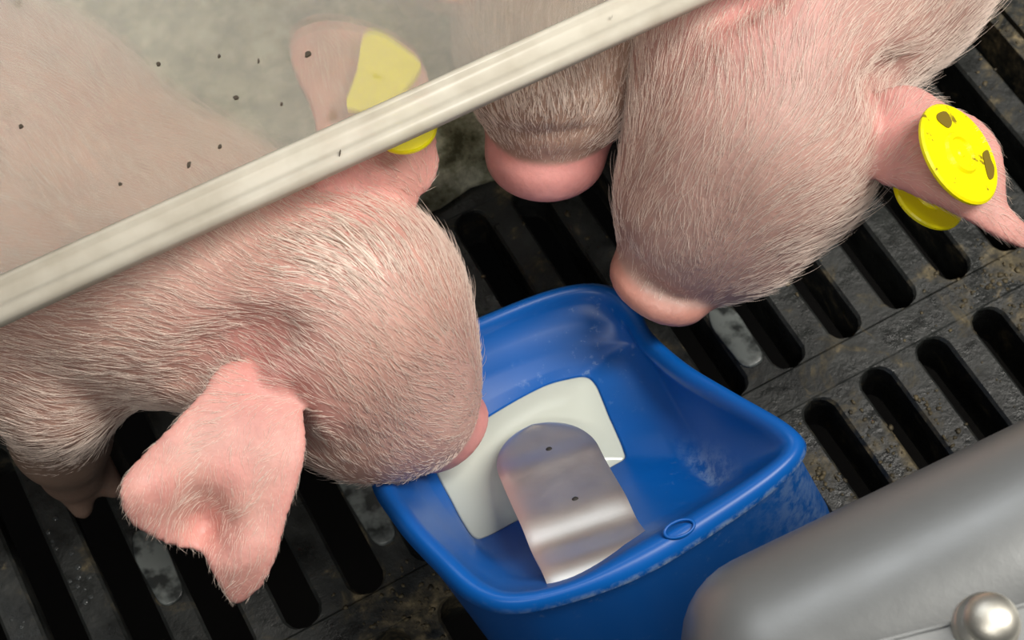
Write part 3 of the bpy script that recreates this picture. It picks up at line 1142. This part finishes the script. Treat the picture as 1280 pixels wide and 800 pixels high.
rroot = build_piglet('piglet with a round yellow tag in its ear, head above the far rim',
                     [(rchain, 0.016), (rjaw, 0.012),
                      (leg_chain(R_B1[0] + svr * .028, .018, (R_B1[0] + svr * .03)[:2]), .008), (leg_chain(R_B1[0] - svr * .028, .018, (R_B1[0] - svr * .03)[:2]), .008),
                      (leg_chain(R_B2[0] + svr * .026, .020, (R_B2[0] + svr * .028)[:2]), .008), (leg_chain(R_B2[0] - svr * .026, .020, (R_B2[0] - svr * .028)[:2]), .008)],
                     (at(825, 356, .0795), rdn, 0.0152, 0.0034), [rear1, rear2],
                     [(at(790, 205, .100), .003), (at(1030, 285, .092), .003)],
                     skin(np.array([0.50, 0.31, 0.26]), EARC, [(at(930, 20, .135), .016, (0.72, .32, .29), .8), (at(860, 280, .10), .016, (0.40, .28, .24), .6), (at(1130, 150, .12), .010, (0.76, .33, .31), .7)], (0.50, .24, .19)),
                     17000, lambda q: np.zeros(len(q)), 0.0078, [([(1092, 112), (1112, 100), (1128, 92)], .0038), ([(893, 16), (925, 4), (960, -6)], .0030), ([(782, 300), (800, 335), (850, 372), (885, 372)], .0009)])


# ------------------------------------------------------------------ ear tags (parts of the piglets)
def tag_disc(name, parent, c, n, R_, t, label, ring=True, a_ratio=1.0):
    n = unit(n)
    s1 = unit(np.cross(n, np.array([0.2, 1, 0.1])))
    s2 = np.cross(n, s1)
    prof2 = [(0.001, -t), (R_ * .96, -t), (R_, -t * .4), (R_, t * .4), (R_ * .96, t), (R_ * .42, t), (R_ * .38, t * 1.9), (R_ * .30, t * 1.9), (R_ * .27, t * 1.1), (R_ * .10, t * 1.1), (0.001, t * 1.5)]
    secs_ = [[c + n * h + (s1 * math.cos(a) * a_ratio + s2 * math.sin(a)) * r_ for a in np.linspace(0, 2 * math.pi, 41)[:-1]] for r_, h in prof2]
    V_, Fc_ = loft(secs_)
    o = mesh_obj(name, V_, Fc_, MYEL, parent, smooth=False)
    tag(o, label)
    return o


def frame_n(px, py, z, tx, ty):
    """Normal leaning from the view direction: tx right, ty up in the picture."""
    v = unit(CP - at(px, py, z))
    return unit(v + CR[:, 0] * tx + CR[:, 1] * ty)


rtag = tag_disc('ear_tag', rroot, at(1198, 193, .1245), frame_n(1198, 193, .124, 1.0, 0.56), 0.0142, 0.0009, 'round bright yellow ear tag')
tag_disc('ear_tag_back', rroot, at(1160, 247, .1055), frame_n(1160, 246, .108, 0.7, 0.75), 0.0105, 0.0008, 'yellow back half of the ear tag')
tag_disc('ear_tag_back', lroot, at(507, 160, .1385), frame_n(508, 168, .138, -0.15, 0.7), 0.0080, 0.0008, 'yellow back half of the ear tag')


def on_plane(px, py, c, n):
    d = CR @ np.array([(px - 640) / F, -(py - 400) / F, -1.0])
    return CP + d * (((c - CP) @ n) / (d @ n))


tc, tn = at(1198, 193, .1245), frame_n(1198, 193, .124, 1.0, 0.56)
for mark in ([(1172, 142), (1182, 140), (1189, 152), (1186, 160), (1178, 156), (1171, 149)],
             [(1228, 192), (1234, 188), (1238, 200), (1242, 210), (1241, 222), (1236, 224), (1232, 212), (1230, 202)]):
    ml = closed_spline([on_plane(x, y, tc + tn * .00095, tn) for x, y in mark], 3)
    V, Fc = loft([ml - tn * .0002, ml + tn * .00025])
    o = mesh_obj('dirt_mark', V, Fc, MMARK, smooth=False)
    o.parent = rtag
# trapezoid front half seen through the sheet
tp = [(455, 44), (478, 42), (520, 72), (524, 88), (498, 124), (490, 134), (434, 136), (446, 90)]
tl_ = np.array([at(x, y, .1455) for x, y in tp])
tl_ = closed_spline(tl_, 3)
V, Fc = loft([tl_ - up * .0016, tl_])
tag(mesh_obj('ear_tag', V, Fc, MYEL, lroot, smooth=False), 'yellow ear tag blurred behind the sheet')

# ------------------------------------------------------------------ spilt milk and dried muck on the slats
def smear(px, py, ln, wd, label):
    c = at(px, py, 0.0)
    i = round((c[0] - SW - HW) / P)
    cx = i * P + SW + HW
    secs_ = []
    sgnp = lambda v, e: math.copysign(abs(v) ** e, v)
    for s, h in ((1.0, 0.0001), (0.93, .0004), (0.8, .0006), (0.4, .0008), (0.05, .0008)):
        secs_.append([np.array([cx + wd * (1 - (1 - s) * .6 * (s > .1)) * (s if s < .1 else 1) * sgnp(math.cos(a), .6) * (1 + .06 * math.sin(5 * a)), c[1] + ln * s * sgnp(math.sin(a), .75), h]) for a in np.linspace(0, 2 * math.pi, 33)[:-1]])
    V_, Fc_ = loft(secs_)
    o = mesh_obj('milk_smear', V_, Fc_, MSMR)
    tag(o, label, 'spill', 'pale milk smears on the slats')


smear(925, 415, .013, .0050, 'pale milk smear on the slat below the right piglet nose')
smear(200, 705, .014, .0050, 'pale milk smear on the slat under the drooping ear')
smear(448, 628, .017, .0048, 'pale milk smear on the slat just left of the bowl')

V, Fc = [], []
ico = bmesh.new()
bmesh.ops.create_icosphere(ico, subdivisions=1, radius=1)
iv = [np.array(v.co) for v in ico.verts]
ifc = [[v.index for v in f.verts] for f in ico.faces]
ico.free()


def crumbs(n, cx, cy, sx, sy, smin_, smax_):
    for _ in range(n):
        x, y = random.gauss(cx, sx), random.gauss(cy, sy)
        p = at(x, y, 0.0)
        fx = (p[0] + (0.0022 if p[1] < -0.006 else 0)) / P % 1.0
        if fx < SW / P + 0.04 and not (-0.0126 < p[1] < 0) or p[0] > 0.385:
            if p[0] < 0.385:
                continue
        s = random.uniform(smin_, smax_)
        off = len(V)
        k = np.array([random.uniform(.6, 1.4), random.uniform(.6, 1.4), random.uniform(.15, .35)])
        for v in iv:
            V.append(p + v * s * k * random.uniform(.5, 1.4) + up * s * .1)
        Fc.extend([[i + off for i in f] for f in ifc])


crumbs(130, 1230, 350, 40, 40, .0002, .0010)
crumbs(100, 1110, 580, 50, 40, .0002, .0010)
crumbs(80, 1190, 520, 50, 40, .0002, .0010)
crumbs(100, 520, 760, 45, 30, .0002, .0010)
crumbs(45, 1260, 60, 30, 40, .0002, .0010)
crumbs(30, 1030, 600, 15, 20, .0002, .0010)
crumbs(45, 640, 290, 60, 40, .0002, .0010)
crumbs(40, 960, 340, 50, 30, .0002, .0010)
tag(mesh_obj('dried_muck', V, Fc, MCRUST), 'brown dried muck and crumbs stuck on the floor slats', 'muck', kind='stuff')

V, Fc = [], []
for _ in range(46):
    x, y = random.choice([(100, 735), (100, 735), (64, 680), (20, 760), (610, 690), (930, 380)])
    p = at(random.gauss(x, 16), random.gauss(y, 22), 0)
    fx = p[0] / P % 1.0
    if fx < SW / P + 0.08 or fx > 0.94 or p[1] < 0.001:
        continue
    rr_ = random.uniform(.0005, .0016)
    off = len(V)
    for v in iv:
        V.append(p + v * rr_ * np.array([1, 1, .5]))
    Fc.extend([[i + off for i in f] for f in ifc])
drops = mesh_obj('water_drops', V, Fc, MDROP)
drops.modifiers.new('sub', 'SUBSURF').render_levels = 2
tag(drops, 'shiny water drops scattered on the black floor slats', 'water', kind='stuff')
